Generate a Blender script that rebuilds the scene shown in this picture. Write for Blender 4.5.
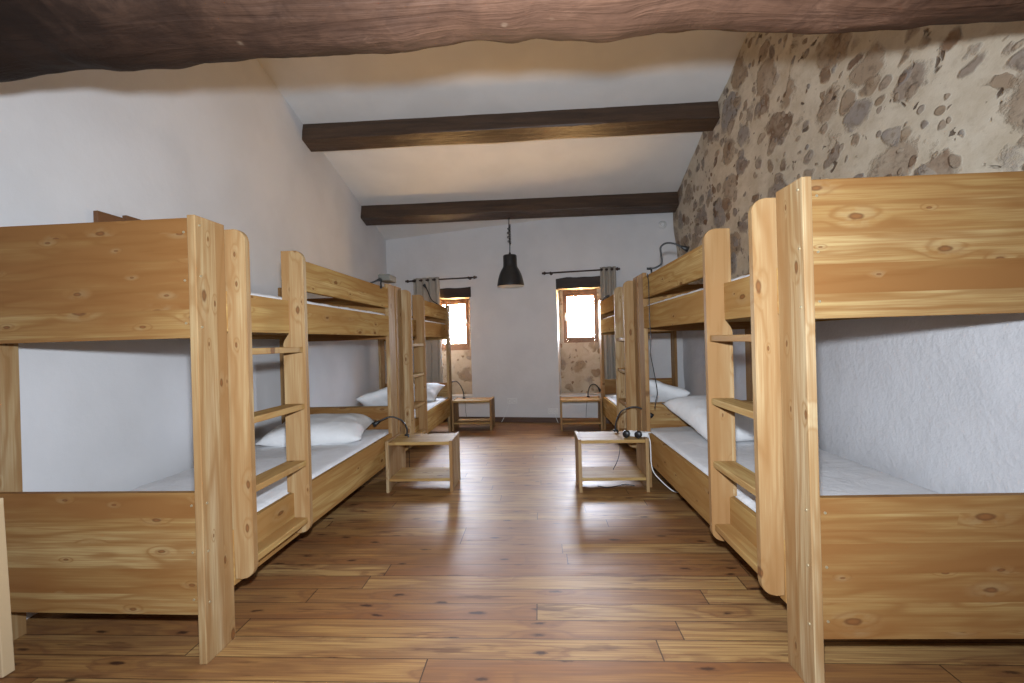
import bpy, bmesh, math, random
from mathutils import Vector, Matrix, noise

scene = bpy.context.scene
for ob in list(bpy.data.objects):
    bpy.data.objects.remove(ob)
random.seed(7)
PI = math.pi
COL = scene.collection

# ------------------------------------------------------------------ camera
F_PX, ZC = 466.64, 1.13355
YAW, PITCH, ROLL = 0.056954, -0.0011668, -0.027746
cam_data = bpy.data.cameras.new('camera')
cam = bpy.data.objects.new('camera', cam_data)
COL.objects.link(cam)
cam_data.sensor_fit = 'HORIZONTAL'
cam_data.sensor_width = 36.0
cam_data.lens = 36.0 * F_PX / 1024.0
cam_data.clip_start = 0.01
fw = Vector((-math.sin(YAW) * math.cos(PITCH), math.cos(YAW) * math.cos(PITCH), math.sin(PITCH)))
rt = Vector((math.cos(YAW), math.sin(YAW), 0))
up = rt.cross(fw)
cr, sr = math.cos(ROLL), math.sin(ROLL)
# image x axis and image up axis after the roll
ix = rt * cr + up * sr
iy = up * cr - rt * sr
cam.matrix_world = Matrix(((ix.x, iy.x, -fw.x, 0), (ix.y, iy.y, -fw.y, 0), (ix.z, iy.z, -fw.z, ZC), (0, 0, 0, 1)))
scene.camera = cam

# ------------------------------------------------------------------ light and exposure
scene.view_settings.view_transform = 'Standard'
scene.view_settings.look = 'None'
scene.view_settings.exposure = 0.0
scene.view_settings.gamma = 1.0
scene.view_settings.use_curve_mapping = False

world = bpy.data.worlds.new('daylight')
scene.world = world
world.use_nodes = True
bg = world.node_tree.nodes['Background']
# blue-white sky above the horizon, warm sunlit ground falling away below the windows
wt = world.node_tree
wc = wt.nodes.new('ShaderNodeTexCoord')
wsep = wt.nodes.new('ShaderNodeSeparateXYZ')
wr = wt.nodes.new('ShaderNodeMapRange')
wr.inputs[1].default_value, wr.inputs[2].default_value = -1.0, 1.0
wm = wt.nodes.new('ShaderNodeValToRGB')
el = wm.color_ramp.elements
el[0].position, el[0].color = 0.10, (1.75, 1.05, 0.42, 1)
el[1].position, el[1].color = 0.51, (0.85, 0.93, 1.10, 1)
for q, c_ in ((0.24, (1.02, 0.57, 0.19, 1)), (0.43, (0.56, 0.33, 0.135, 1)), (0.49, (0.55, 0.42, 0.26, 1))):
    e_ = el.new(q)
    e_.color = c_
wt.links.new(wc.outputs['Generated'], wsep.inputs[0])
wt.links.new(wsep.outputs[2], wr.inputs[0])
wt.links.new(wr.outputs[0], wm.inputs[0])
wt.links.new(wm.outputs[0], bg.inputs[0])
bg.inputs[1].default_value = 105.0


def lamp(name, kind, loc, energy, color, size=None):
    d = bpy.data.lights.new(name, kind)
    d.energy = energy
    d.color = color
    if size is not None:
        d.shadow_soft_size = size
    o = bpy.data.objects.new(name, d)
    COL.objects.link(o)
    o.location = loc
    return o


# the flash on top of the camera
flash = lamp('camera_flash', 'SPOT', (0.0, 0.02, 1.285), 400.0, (0.82, 0.90, 1.0), 0.028)
flash.data.spot_size = math.radians(157)
flash.data.spot_blend = 1.0
flash.rotation_euler = (math.radians(92), 0, YAW)
# ------------------------------------------------------------------ node helpers
class NT:
    def __init__(self, name, rough=0.5):
        self.m = bpy.data.materials.new(name)
        self.m.use_nodes = True
        self.t = self.m.node_tree
        self.n = self.t.nodes
        self.b = self.n['Principled BSDF']
        self.b.inputs['Roughness'].default_value = rough

    def sock(self, node_input, v):
        if isinstance(v, bpy.types.NodeSocket):
            self.t.links.new(v, node_input)
        elif v is not None:
            if node_input.type == 'RGBA' and len(v) == 3:
                v = (*v, 1)
            node_input.default_value = v

    def math(self, op, a, b=None, c=None, clamp=False):
        n = self.n.new('ShaderNodeMath')
        n.operation = op
        n.use_clamp = clamp
        self.sock(n.inputs[0], a)
        if b is not None: self.sock(n.inputs[1], b)
        if c is not None: self.sock(n.inputs[2], c)
        return n.outputs[0]

    def step(self, v, lo, hi):            # smooth ramp from 0 at lo to 1 at hi
        n = self.n.new('ShaderNodeMapRange')
        n.interpolation_type = 'SMOOTHSTEP'
        self.sock(n.inputs[0], v)
        n.inputs[1].default_value = lo
        n.inputs[2].default_value = hi
        return n.outputs[0]

    def comb(self, x, y, z):
        n = self.n.new('ShaderNodeCombineXYZ')
        for i, v in enumerate((x, y, z)): self.sock(n.inputs[i], v)
        return n.outputs[0]

    def sep(self, v):
        n = self.n.new('ShaderNodeSeparateXYZ')
        self.sock(n.inputs[0], v)
        return n.outputs

    def coords(self, kind='Object'):
        return self.n.new('ShaderNodeTexCoord').outputs[kind]

    def rand(self):
        return self.n.new('ShaderNodeObjectInfo').outputs['Random']

    def vmath(self, op, a, b):
        n = self.n.new('ShaderNodeVectorMath')
        n.operation = op
        self.sock(n.inputs[0], a)
        self.sock(n.inputs[1], b)
        return n.outputs[0]

    def noise(self, vec, scale=1.0, detail=3.0, rough=0.5, dist=0.0):
        n = self.n.new('ShaderNodeTexNoise')
        self.sock(n.inputs['Vector'], vec)
        n.inputs['Scale'].default_value = scale
        n.inputs['Detail'].default_value = detail
        n.inputs['Roughness'].default_value = rough
        n.inputs['Distortion'].default_value = dist
        return n.outputs

    def white(self, vec):
        n = self.n.new('ShaderNodeTexWhiteNoise')
        self.sock(n.inputs['Vector'], vec)
        return n.outputs

    def voronoi(self, vec, scale=1.0, feature='F1', randomness=1.0, dims='3D'):
        n = self.n.new('ShaderNodeTexVoronoi')
        n.voronoi_dimensions = dims
        n.feature = feature
        self.sock(n.inputs['Vector'], vec)
        n.inputs['Scale'].default_value = scale
        n.inputs['Randomness'].default_value = randomness
        return n.outputs

    def mix(self, f, a, b, mode='MIX'):
        n = self.n.new('ShaderNodeMix')
        n.data_type = 'RGBA'
        n.blend_type = mode
        self.sock(n.inputs[0], f)
        self.sock(n.inputs[6], a)
        self.sock(n.inputs[7], b)
        return n.outputs[2]

    def ramp(self, f, stops):
        n = self.n.new('ShaderNodeValToRGB')
        self.sock(n.inputs[0], f)
        el = n.color_ramp.elements
        while len(el) < len(stops): el.new(0.5)
        for e, (p, c) in zip(el, stops):
            e.position = p
            e.color = (*c, 1)
        return n.outputs[0]

    def bump(self, h, strength=0.3, dist=0.01):
        n = self.n.new('ShaderNodeBump')
        n.inputs['Strength'].default_value = strength
        n.inputs['Distance'].default_value = dist
        self.sock(n.inputs['Height'], h)
        self.t.links.new(n.outputs[0], self.b.inputs['Normal'])

    def color(self, c):
        self.sock(self.b.inputs['Base Color'], c)
        return self

    def rough(self, r):
        self.sock(self.b.inputs['Roughness'], r)


MAT = {}


def plain(name, color, rough=0.5, metallic=0.0):
    k = NT(name, rough)
    k.color(color)
    k.b.inputs['Metallic'].default_value = metallic
    MAT[name] = k.m
    return k.m


def pine(name, axis, strip_axis, strip=0.105, KA=3.8, KC=9.5, spec=0.09, light=(0.425, 0.295, 0.130), mid=(0.335, 0.203, 0.074), red=(0.245, 0.112, 0.036)):
    """oiled pine: glued strips, fine grain along `axis`, growth rings and knots"""
    k = NT(name, 0.55)
    r = k.rand()
    p = k.vmath('ADD', k.coords(), k.comb(k.math('MULTIPLY', r, 17.3), k.math('MULTIPLY', r, 31.7), k.math('MULTIPLY', r, 23.1)))
    s = k.sep(p)
    a = s[axis]
    c = s[strip_axis]
    b = s[3 - axis - strip_axis]
    cs = k.math('DIVIDE', c, strip)
    idx = k.math('FLOOR', cs)
    wn = k.white(k.comb(idx, 3.1, 5.7))
    w1 = wn[0]
    aoff = k.math('ADD', a, k.math('MULTIPLY', w1, 9.0))
    # knots
    wob = k.noise(k.comb(k.math('MULTIPLY', aoff, 22.0), k.math('MULTIPLY', c, 40.0), k.math('MULTIPLY', b, 20.0)), 1.0, 3.0)[0]
    kv = k.voronoi(k.comb(k.math('MULTIPLY', aoff, KA), k.math('MULTIPLY', c, KC), 0.0), 1.0, dims='2D')
    kd, kc = kv[0], k.sep(kv[1])
    has = k.math('GREATER_THAN', kc[0], 0.40)
    size = k.math('MULTIPLY_ADD', k.math('POWER', kc[1], 2.0), 0.085, 0.035)
    rel = k.math('ADD', k.math('DIVIDE', kd, size), k.math('MULTIPLY', k.math('SUBTRACT', wob, 0.5), 0.9))
    knot = k.math('MULTIPLY', k.math('SUBTRACT', 1.0, k.step(rel, 0.6, 1.15)), has)
    halo = k.math('MULTIPLY', k.math('SUBTRACT', 1.0, k.step(rel, 0.8, 4.0)), has)
    # growth rings: stretched noise bent around the knots
    low = k.noise(k.comb(k.math('MULTIPLY', aoff, 0.75), k.math('MULTIPLY', c, 5.0), k.math('MULTIPLY', b, 6.0)), 1.0, 3.0, 0.5, 0.3)[0]
    ph = k.math('ADD', k.math('MULTIPLY', low, 46.0), k.math('MULTIPLY', halo, 7.0))
    ph = k.math('ADD', ph, k.math('MULTIPLY', c, 90.0))
    ring = k.math('POWER', k.math('MULTIPLY_ADD', k.math('SINE', ph), 0.5, 0.5), 3.0)
    fine = k.noise(k.comb(k.math('MULTIPLY', aoff, 4.0), k.math('MULTIPLY', c, 170.0), k.math('MULTIPLY', b, 170.0)), 1.0, 3.0)[0]
    med = k.noise(k.comb(k.math('MULTIPLY', aoff, 1.6), k.math('MULTIPLY', c, 42.0), k.math('MULTIPLY', b, 42.0)), 1.0, 4.0, 0.6)[0]
    blotch = k.noise(k.comb(k.math('MULTIPLY', aoff, 1.5), k.math('MULTIPLY', c, 11.0), k.math('MULTIPLY', b, 6.0)), 1.0, 4.0)[0]
    tone = k.math('ADD', k.math('MULTIPLY', w1, 0.85), k.math('MULTIPLY', k.math('SUBTRACT', blotch, 0.40), 1.9))
    base = k.ramp(tone, [(0.1, light), (0.5, mid), (0.95, red)])
    base = k.mix(k.math('MULTIPLY', k.step(med, 0.44, 0.62), 0.50), base, red)
    base = k.mix(k.math('MULTIPLY', ring, 0.62), base, (red[0] * .86, red[1] * .80, red[2] * .72))
    base = k.mix(k.math('MULTIPLY', k.math('SUBTRACT', fine, 0.38), 2.2, clamp=True), base, (red[0], red[1], red[2]))
    base = k.mix(k.math('MULTIPLY', halo, 0.30), base, k.mix(k.step(wob, 0.4, 0.6), (0.30, 0.155, 0.055), (0.37, 0.27, 0.14)))
    kin = k.step(rel, 0.15, 0.9)
    base = k.mix(k.math('MULTIPLY', knot, 0.85), base, k.mix(kin, (0.20, 0.08, 0.027), (0.11, 0.045, 0.018)))
    fr = k.math('FRACT', cs)
    edge = k.math('LESS_THAN', fr, 0.012)
    base = k.mix(k.math('MULTIPLY', edge, 0.18), base, (0.2, 0.09, 0.03))
    k.color(base)
    k.b.inputs['Specular IOR Level'].default_value = spec
    k.bump(k.math('ADD', k.math('MULTIPLY', fine, 0.5), k.math('MULTIPLY', ring, 0.3)), 0.12, 0.002)
    MAT[name] = k.m
    return k.m


PALE = dict(light=(0.500, 0.385, 0.230), mid=(0.425, 0.298, 0.152), red=(0.31, 0.172, 0.070))
pine('pine_post', 2, 1, KA=4.2, **PALE)                 # upright boards, wide along the bed
pine('pine_rail', 2, 0, 0.2, KA=4.2, **PALE)            # upright ladder sides, wide across the bed
pine('pine_panel', 0, 2, 0.092)         # end panels
SIDE = dict(light=(0.53, 0.385, 0.165), mid=(0.45, 0.300, 0.112), red=(0.35, 0.192, 0.068))
pine('pine_side', 1, 2, 0.10, spec=0.0, **SIDE)           # long side boards
pine('pine_flat', 1, 0, 0.12, **SIDE)           # rungs, slats
pine('pine_top', 0, 1, 0.12, **SIDE)            # nightstand tops

# ---- floor boards laid across the room
k = NT('floor_boards', 0.3)
s = k.sep(k.coords())
BW = 0.118
row = k.math('FLOOR', k.math('DIVIDE', s[1], BW))
rw = k.white(k.comb(row, 1.7, 4.2))[0]
xs = k.math('DIVIDE', k.math('ADD', s[0], k.math('MULTIPLY', rw, 7.0)), 1.75)
seg = k.math('FLOOR', xs)
bid = k.white(k.comb(row, seg, 9.3))
bt_ = bid[0]
xo = k.math('ADD', s[0], k.math('MULTIPLY', bt_, 23.0))
yo = k.math('ADD', s[1], k.math('MULTIPLY', rw, 11.0))
low = k.noise(k.comb(k.math('MULTIPLY', xo, 0.9), k.math('MULTIPLY', yo, 7.0), bt_), 1.0, 3.0)[0]
kv = k.voronoi(k.comb(k.math('MULTIPLY', xo, 2.6), k.math('MULTIPLY', yo, 7.4), 0.0), 1.0, dims='2D')
kd, kc = kv[0], k.sep(kv[1])
wob = k.noise(k.comb(k.math('MULTIPLY', xo, 12.0), k.math('MULTIPLY', yo, 34.0), 0.0), 1.0, 5.0, 0.65)[0]
kd = k.math('ADD', kd, k.math('MULTIPLY', k.math('SUBTRACT', wob, 0.5), 0.30))
kn = k.math('MULTIPLY', k.math('SUBTRACT', 1.0, k.step(kd, 0.015, 0.10)), k.math('GREATER_THAN', kc[0], 0.36))
kh = k.math('MULTIPLY', k.math('SUBTRACT', 1.0, k.step(kd, 0.08, 0.42)), k.math('GREATER_THAN', kc[0], 0.5))
ring = k.math('MULTIPLY_ADD', k.math('SINE', k.math('ADD', k.math('MULTIPLY', low, 34.0), k.math('MULTIPLY', kh, 6.0))), 0.5, 0.5)
fine = k.noise(k.comb(k.math('MULTIPLY', xo, 3.0), k.math('MULTIPLY', yo, 120.0), 0.0), 1.0, 4.0)[0]
streak = k.noise(k.comb(k.math('MULTIPLY', xo, 2.2), k.math('MULTIPLY', yo, 15.0), 3.0), 1.0, 4.0, 0.6)[0]
tone = k.math('ADD', k.math('MULTIPLY', bt_, 0.7), k.math('MULTIPLY', k.math('SUBTRACT', low, 0.32), 1.0))
base = k.ramp(tone, [(0.05, (0.53, 0.335, 0.130)), (0.5, (0.42, 0.225, 0.075)), (1.0, (0.28, 0.115, 0.038))])
base = k.mix(k.math('MULTIPLY', k.math('POWER', ring, 2.5), 0.62), base, (0.21, 0.095, 0.042))
base = k.mix(k.math('MULTIPLY', k.math('SUBTRACT', fine, 0.38), 2.4, clamp=True), base, (0.20, 0.085, 0.034))
crack = k.noise(k.comb(k.math('MULTIPLY', xo, 3.5), k.math('MULTIPLY', yo, 60.0), 8.0), 1.0, 2.0)[0]
base = k.mix(k.math('MULTIPLY', k.step(crack, 0.70, 0.76), 0.8), base, (0.06, 0.022, 0.010))
base = k.mix(k.math('MULTIPLY', k.step(streak, 0.58, 0.68), 0.62), base, (0.105, 0.038, 0.016))
base = k.mix(k.math('MULTIPLY', kh, 0.40), base, (0.22, 0.085, 0.03))
base = k.mix(k.math('MULTIPLY', kn, 0.9), base, (0.045, 0.018, 0.01))
fy = k.math('FRACT', k.math('DIVIDE', s[1], BW))
fx = k.math('FRACT', xs)
gap = k.math('MAXIMUM', k.math('LESS_THAN', fy, 0.030), k.math('LESS_THAN', fx, 0.0028))
base = k.mix(k.math('MULTIPLY', gap, 0.85), base, (0.05, 0.022, 0.01))
k.color(base)
k.rough(k.math('MULTIPLY_ADD', streak, 0.26, 0.33))
k.b.inputs['Specular IOR Level'].default_value = 0.5
k.bump(k.math('SUBTRACT', k.math('ADD', k.math('MULTIPLY', low, 0.8), k.math('MULTIPLY', fine, 0.12)), gap), 0.22, 0.006)
MAT['floor_boards'] = k.m


def plaster(name, color, lump=0.25):
    k = NT(name, 0.9)
    p = k.coords()
    n1 = k.noise(p, 2.2, 3.0)[0]
    n2 = k.noise(p, 26.0, 4.0, 0.6)[0]
    c2 = tuple(v * 0.93 for v in color)
    k.color(k.mix(k.step(n1, 0.35, 0.7), color, c2))
    k.bump(k.math('ADD', k.math('MULTIPLY', n1, 1.2), k.math('MULTIPLY', n2, 0.22)), lump, 0.03)
    MAT[name] = k.m
    return k


plaster('plaster_white', (0.74, 0.74, 0.75), 0.25)
plaster('plaster_ceiling', (0.78, 0.765, 0.74), 0.15)
plaster('plaster_back', (0.72, 0.715, 0.72), 0.35)


def rubble(k, p, scale=1.0):
    """field stones bedded in pale lime mortar -> colour, height"""
    w = k.noise(p, 3.5 * scale, 3.0)[1]
    pw = k.vmath('ADD', p, k.vmath('MULTIPLY', k.vmath('SUBTRACT', w, (0.5, 0.5, 0.5)), (0.22 / scale,) * 3))
    fine = k.noise(p, 22.0 * scale, 5.0, 0.65)[0]
    med = k.noise(p, 7.0 * scale, 4.0, 0.6)[0]
    col = k.mix(k.step(med, 0.3, 0.75), (0.62, 0.545, 0.43), (0.50, 0.42, 0.31))
    col = k.mix(k.math('MULTIPLY', k.step(fine, 0.5, 0.75), 0.45), col, (0.36, 0.28, 0.19))
    h = k.math('MULTIPLY', fine, 0.14)
    for sc, thr, lo, hi, seed in ((3.3, 0.08, 0.34, 0.46, 0.0), (7.5, 0.40, 0.26, 0.40, 7.3), (15.0, 0.62, 0.22, 0.36, 3.1)):
        v = k.voronoi(k.vmath('ADD', pw, (seed, seed * 1.7, seed * 0.6)), sc * scale, 'F1', 0.9)
        cc = k.sep(v[1])
        d = k.math('ADD', v[0], k.math('MULTIPLY', k.math('SUBTRACT', fine, 0.5), 0.30))
        d = k.math('ADD', d, k.math('MULTIPLY', k.math('SUBTRACT', cc[1], 0.5), 0.26))
        mask = k.math('MULTIPLY', k.math('SUBTRACT', 1.0, k.step(d, lo, hi)), k.math('GREATER_THAN', cc[0], thr))
        sc_ = k.ramp(cc[2], [(0.0, (0.25, 0.215, 0.190)), (0.3, (0.36, 0.28, 0.205)), (0.55, (0.31, 0.22, 0.14)),
                             (0.75, (0.27, 0.25, 0.24)), (0.88, (0.22, 0.125, 0.066)), (1.0, (0.15, 0.085, 0.05))])
        sc_ = k.mix(k.math('MULTIPLY', k.step(med, 0.46, 0.68), 0.50), sc_, (0.50, 0.42, 0.32))
        sc_ = k.mix(k.math('MULTIPLY', k.step(fine, 0.48, 0.66), 0.75), sc_, (0.175, 0.125, 0.085))
        col = k.mix(k.math('MULTIPLY', mask, 0.95), col, sc_)
        h = k.math('ADD', h, k.math('MULTIPLY', mask, 0.40))
    hole = k.math('MULTIPLY', k.step(k.noise(p, 11.0 * scale, 3.0, 0.5, 0.6)[0], 0.67, 0.73), 0.85)
    col = k.mix(hole, col, (0.085, 0.05, 0.03))
    h = k.math('SUBTRACT', h, hole)
    return col, h


k = NT('stone_wall', 0.92)
p = k.coords()
sx = k.sep(p)
col, h = rubble(k, k.vmath('MULTIPLY', p, (0.6, 0.8, 1.15)), 1.0)
n1 = k.noise(p, 3.0, 4.0)[0]
edge = k.step(k.math('ADD', sx[2], k.math('MULTIPLY', n1, 0.06)), 1.27, 1.31)     # limewash up to the bunks, bare stone above
n2 = k.noise(p, 30.0, 4.0, 0.6)[0]
wash = k.mix(k.step(n1, 0.4, 0.7), (0.74, 0.74, 0.76), (0.69, 0.69, 0.71))
k.color(k.mix(edge, wash, col))
hw = k.math('ADD', k.math('MULTIPLY', n1, 0.7), k.math('MULTIPLY', n2, 0.22))
k.bump(k.math('ADD', k.math('MULTIPLY', edge, h), k.math('MULTIPLY', k.math('SUBTRACT', 1.0, edge), hw)), 0.6, 0.04)
MAT['stone_wall'] = k.m

k = NT('niche_stone', 0.92)
col, h = rubble(k, k.coords(), 1.0)
k.color(k.mix(0.35, col, (0.34, 0.215, 0.105)))
k.bump(h, 0.6, 0.03)
MAT['niche_stone'] = k.m


def dark_wood(name, axis, c1, c2, rough=0.55, worn=None):
    k = NT(name, rough)
    s = k.sep(k.coords())
    o = [i for i in range(3) if i != axis]
    v = [None] * 3
    v[axis] = k.math('MULTIPLY', s[axis], 1.4)
    for i in o: v[i] = k.math('MULTIPLY', s[i], 16.0)
    n1 = k.noise(k.comb(*v), 1.0, 5.0, 0.6, 0.8)[0]
    n2 = k.noise(k.coords(), 5.0, 4.0, 0.6, 0.5)[0]
    base = k.mix(k.step(n1, 0.3, 0.7), c1, c2)
    if worn:
        base = k.mix(k.math('MULTIPLY', k.step(n2, 0.52, 0.72), 0.7), base, worn)
        sp = k.voronoi(k.coords(), 17.0)
        sc = k.sep(sp[1])
        spot = k.math('MULTIPLY', k.math('SUBTRACT', 1.0, k.step(sp[0], 0.05, 0.22)), k.math('GREATER_THAN', sc[0], 0.80))
        base = k.mix(k.math('MULTIPLY', spot, 0.6), base, (0.30, 0.22, 0.15))
        n4 = k.noise(k.coords(), 14.0, 6.0, 0.7, 0.6)[0]
        base = k.mix(k.math('MULTIPLY', k.step(n4, 0.42, 0.62), 0.6), base, (0.03, 0.015, 0.010))
        k.rough(k.math('MULTIPLY_ADD', n2, 0.3, 0.5))
        k.b.inputs['Specular IOR Level'].default_value = 0.15
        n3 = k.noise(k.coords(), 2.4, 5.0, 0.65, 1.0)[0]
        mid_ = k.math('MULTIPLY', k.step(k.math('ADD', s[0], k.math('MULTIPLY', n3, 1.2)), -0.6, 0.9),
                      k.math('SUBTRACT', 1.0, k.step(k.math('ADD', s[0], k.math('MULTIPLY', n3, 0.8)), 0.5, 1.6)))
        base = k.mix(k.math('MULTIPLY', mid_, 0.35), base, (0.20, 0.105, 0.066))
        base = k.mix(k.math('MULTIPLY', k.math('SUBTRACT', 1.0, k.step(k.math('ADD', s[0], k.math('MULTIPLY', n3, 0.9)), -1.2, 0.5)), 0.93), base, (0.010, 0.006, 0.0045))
    k.color(base)
    k.bump(k.math('ADD', n1, k.math('MULTIPLY', n2, 1.2)), 0.5, 0.02)
    MAT[name] = k.m


dark_wood('beam_wood', 0, (0.040, 0.022, 0.013), (0.085, 0.046, 0.025), 0.5)
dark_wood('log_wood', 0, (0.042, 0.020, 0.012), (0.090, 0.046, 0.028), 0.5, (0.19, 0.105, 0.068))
dark_wood('lintel_wood', 0, (0.014, 0.008, 0.006), (0.035, 0.019, 0.012), 0.6)
dark_wood('frame_wood', 2, (0.19, 0.085, 0.036), (0.25, 0.12, 0.055), 0.5)
dark_wood('shelf_wood', 1, (0.15, 0.062, 0.022), (0.20, 0.088, 0.033), 0.6)
dark_wood('baseboard_wood', 0, (0.075, 0.035, 0.018), (0.12, 0.058, 0.03), 0.5)


def fabric(name, color, scale=350.0, rough=0.85):
    k = NT(name, rough)
    p = k.coords()
    n = k.noise(p, 9.0, 4.0, 0.55, 1.2)[0]
    w = k.noise(p, scale, 2.0)[0]
    k.color(k.mix(k.step(n, 0.3, 0.75), color, tuple(c * 0.94 for c in color)))
    k.bump(k.math('ADD', n, k.math('MULTIPLY', w, 0.05)), 0.35, 0.02)
    MAT[name] = k.m


fabric('sheet', (0.80, 0.80, 0.81))
fabric('pillow_cotton', (0.82, 0.82, 0.82))
fabric('curtain_linen', (0.40, 0.365, 0.31), 200.0)
plain('black_plastic', (0.012, 0.012, 0.013), 0.4)
plain('black_enamel', (0.016, 0.017, 0.019), 0.42)
plain('lamp_inside', (0.72, 0.66, 0.56), 0.5)
plain('rod_metal', (0.045, 0.024, 0.018), 0.45)
plain('white_plastic', (0.78, 0.78, 0.77), 0.35)
plain('bolt_metal', (0.52, 0.44, 0.28), 0.4, 0.6)
plain('grey_box', (0.13, 0.125, 0.105), 0.6)
plain('steel', (0.6, 0.6, 0.58), 0.35, 0.9)
plain('pale_board', (0.70, 0.53, 0.32), 0.5)
k = NT('glass', 0.0)
tr = k.n.new('ShaderNodeBsdfTransparent')
gl = k.n.new('ShaderNodeBsdfGlossy')
gl.inputs['Roughness'].default_value = 0.02
ms = k.n.new('ShaderNodeMixShader')
ms.inputs[0].default_value = 0.06
k.t.links.new(tr.outputs[0], ms.inputs[1])
k.t.links.new(gl.outputs[0], ms.inputs[2])
k.t.links.new(ms.outputs[0], k.n['Material Output'].inputs[0])
MAT['glass'] = k.m

# ------------------------------------------------------------------ object helpers
def link(name, me, mats, parent=None, smooth=False):
    o = bpy.data.objects.new(name, me)
    COL.objects.link(o)
    for m in (mats if isinstance(mats, (list, tuple)) else [mats]):
        me.materials.append(MAT[m])
    if parent is not None: o.parent = parent
    if smooth:
        for f in me.polygons: f.use_smooth = True
    return o


def finish(name, bm, mats, parent=None, smooth=False):
    bmesh.ops.recalc_face_normals(bm, faces=bm.faces)
    me = bpy.data.meshes.new(name)
    bm.to_mesh(me)
    bm.free()
    return link(name, me, mats, parent, smooth)


def box(bm, x0, x1, y0, y1, z0, z1, bev=0.0025, mat=0):
    if x0 > x1: x0, x1 = x1, x0
    vs = [bm.verts.new((x, y, z)) for x in (x0, x1) for y in (y0, y1) for z in (z0, z1)]
    q = [(0, 1, 3, 2), (4, 6, 7, 5), (0, 4, 5, 1), (2, 3, 7, 6), (0, 2, 6, 4), (1, 5, 7, 3)]
    fs = [bm.faces.new([vs[i] for i in f]) for f in q]
    for f in fs: f.material_index = mat
    if bev:
        es = list({e for f in fs for e in f.edges})
        bmesh.ops.bevel(bm, geom=es, offset=bev, segments=2, affect='EDGES', profile=0.5)
    return bm


def part(name, parent, mat, dims, bev=0.0025):
    bm = bmesh.new()
    box(bm, *dims, bev=bev)
    return finish(name, bm, mat, parent)


def prism(bm, pts, axis, a0, a1, bev=0.0):
    """pts: 2-D outline in the two other axes, extruded along axis"""
    def mk(p, a):
        v = list(p)
        v.insert(axis, a)
        return bm.verts.new(v)
    A = [mk(p, a0) for p in pts]
    B = [mk(p, a1) for p in pts]
    fs = [bm.faces.new(A), bm.faces.new(B[::-1])]
    n = len(pts)
    for i in range(n):
        fs.append(bm.faces.new((A[i], A[(i + 1) % n], B[(i + 1) % n], B[i])))
    if bev:
        es = list({e for f in fs[:2] for e in f.edges})
        bmesh.ops.bevel(bm, geom=es, offset=bev, segments=2, affect='EDGES', profile=0.5)


def arc(cx, cy, r, a0, a1, n=8):
    return [(cx + r * math.cos(math.radians(a0 + (a1 - a0) * i / n)), cy + r * math.sin(math.radians(a0 + (a1 - a0) * i / n))) for i in range(n + 1)]


def smooth_path(pts, n=8):
    pts = [Vector(p) for p in pts]
    if len(pts) < 3: return pts
    out = []
    P = [pts[0] * 2 - pts[1]] + pts + [pts[-1] * 2 - pts[-2]]
    for i in range(1, len(P) - 2):
        p0, p1, p2, p3 = P[i - 1:i + 3]
        for j in range(n):
            t = j / n
            out.append(0.5 * ((2 * p1) + (p2 - p0) * t + (2 * p0 - 5 * p1 + 4 * p2 - p3) * t * t + (3 * p1 - p0 - 3 * p2 + p3) * t ** 3))
    out.append(pts[-1])
    return out


def tube(bm, pts, r, segs=8, mat=0):
    rs = r if isinstance(r, (list, tuple)) else [r] * len(pts)
    pts = [Vector(p) for p in pts]
    prev = None
    rings = []
    for i, p in enumerate(pts):
        d = (pts[min(i + 1, len(pts) - 1)] - pts[max(i - 1, 0)]).normalized()
        if prev is None:
            n = d.orthogonal().normalized()
        else:
            n = (prev - d * prev.dot(d))
            n = n.normalized() if n.length > 1e-6 else d.orthogonal().normalized()
        prev = n
        b = d.cross(n)
        rings.append([bm.verts.new(p + (n * math.cos(2 * PI * j / segs) + b * math.sin(2 * PI * j / segs)) * rs[i]) for j in range(segs)])
    for a, c in zip(rings, rings[1:]):
        for j in range(segs):
            f = bm.faces.new((a[j], a[(j + 1) % segs], c[(j + 1) % segs], c[j]))
            f.smooth = True
            f.material_index = mat
    for e in (rings[0][::-1], rings[-1]):
        f = bm.faces.new(e)
        f.material_index = mat


def lathe(bm, prof, segs=40, mat=0, center=(0, 0, 0)):
    rings = []
    for r, z in prof:
        rings.append([bm.verts.new((center[0] + r * math.cos(2 * PI * j / segs), center[1] + r * math.sin(2 * PI * j / segs), center[2] + z)) for j in range(segs)])
    for a, c in zip(rings, rings[1:]):
        for j in range(segs):
            f = bm.faces.new((a[j], a[(j + 1) % segs], c[(j + 1) % segs], c[j]))
            f.smooth = True
            f.material_index = mat
    return rings


def empty(name, loc=(0, 0, 0), rz=0.0):
    o = bpy.data.objects.new(name, None)
    COL.objects.link(o)
    o.empty_display_size = 0.1
    o.location = loc
    o.rotation_euler = (0, 0, rz)
    return o


def tag(o, label, cat, group=None):
    o['label'] = label
    o['category'] = cat
    if group: o['group'] = group
    return o


def struct(o, label=None):
    o['kind'] = 'structure'
    if label: o['label'] = label
    return o


# ------------------------------------------------------------------ room shell
XL = -2.22
PHI = math.atan(-0.17)
CP, SP = math.cos(PHI), math.sin(PHI)
A_BACK = 6.433


def ceil_z(y):
    return 4.398 - 0.252 * y if y > -0.4 else 4.4988 + 0.252 * (y + 0.4)


def back_y(x):
    return A_BACK - 0.17 * x


bm = bmesh.new()
box(bm, -2.6, 2.4, -2.5, 7.5, -0.12, 0.0, 0)
struct(finish('floor', bm, 'floor_boards'), 'glossy reddish pine floorboards laid across the room')

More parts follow.
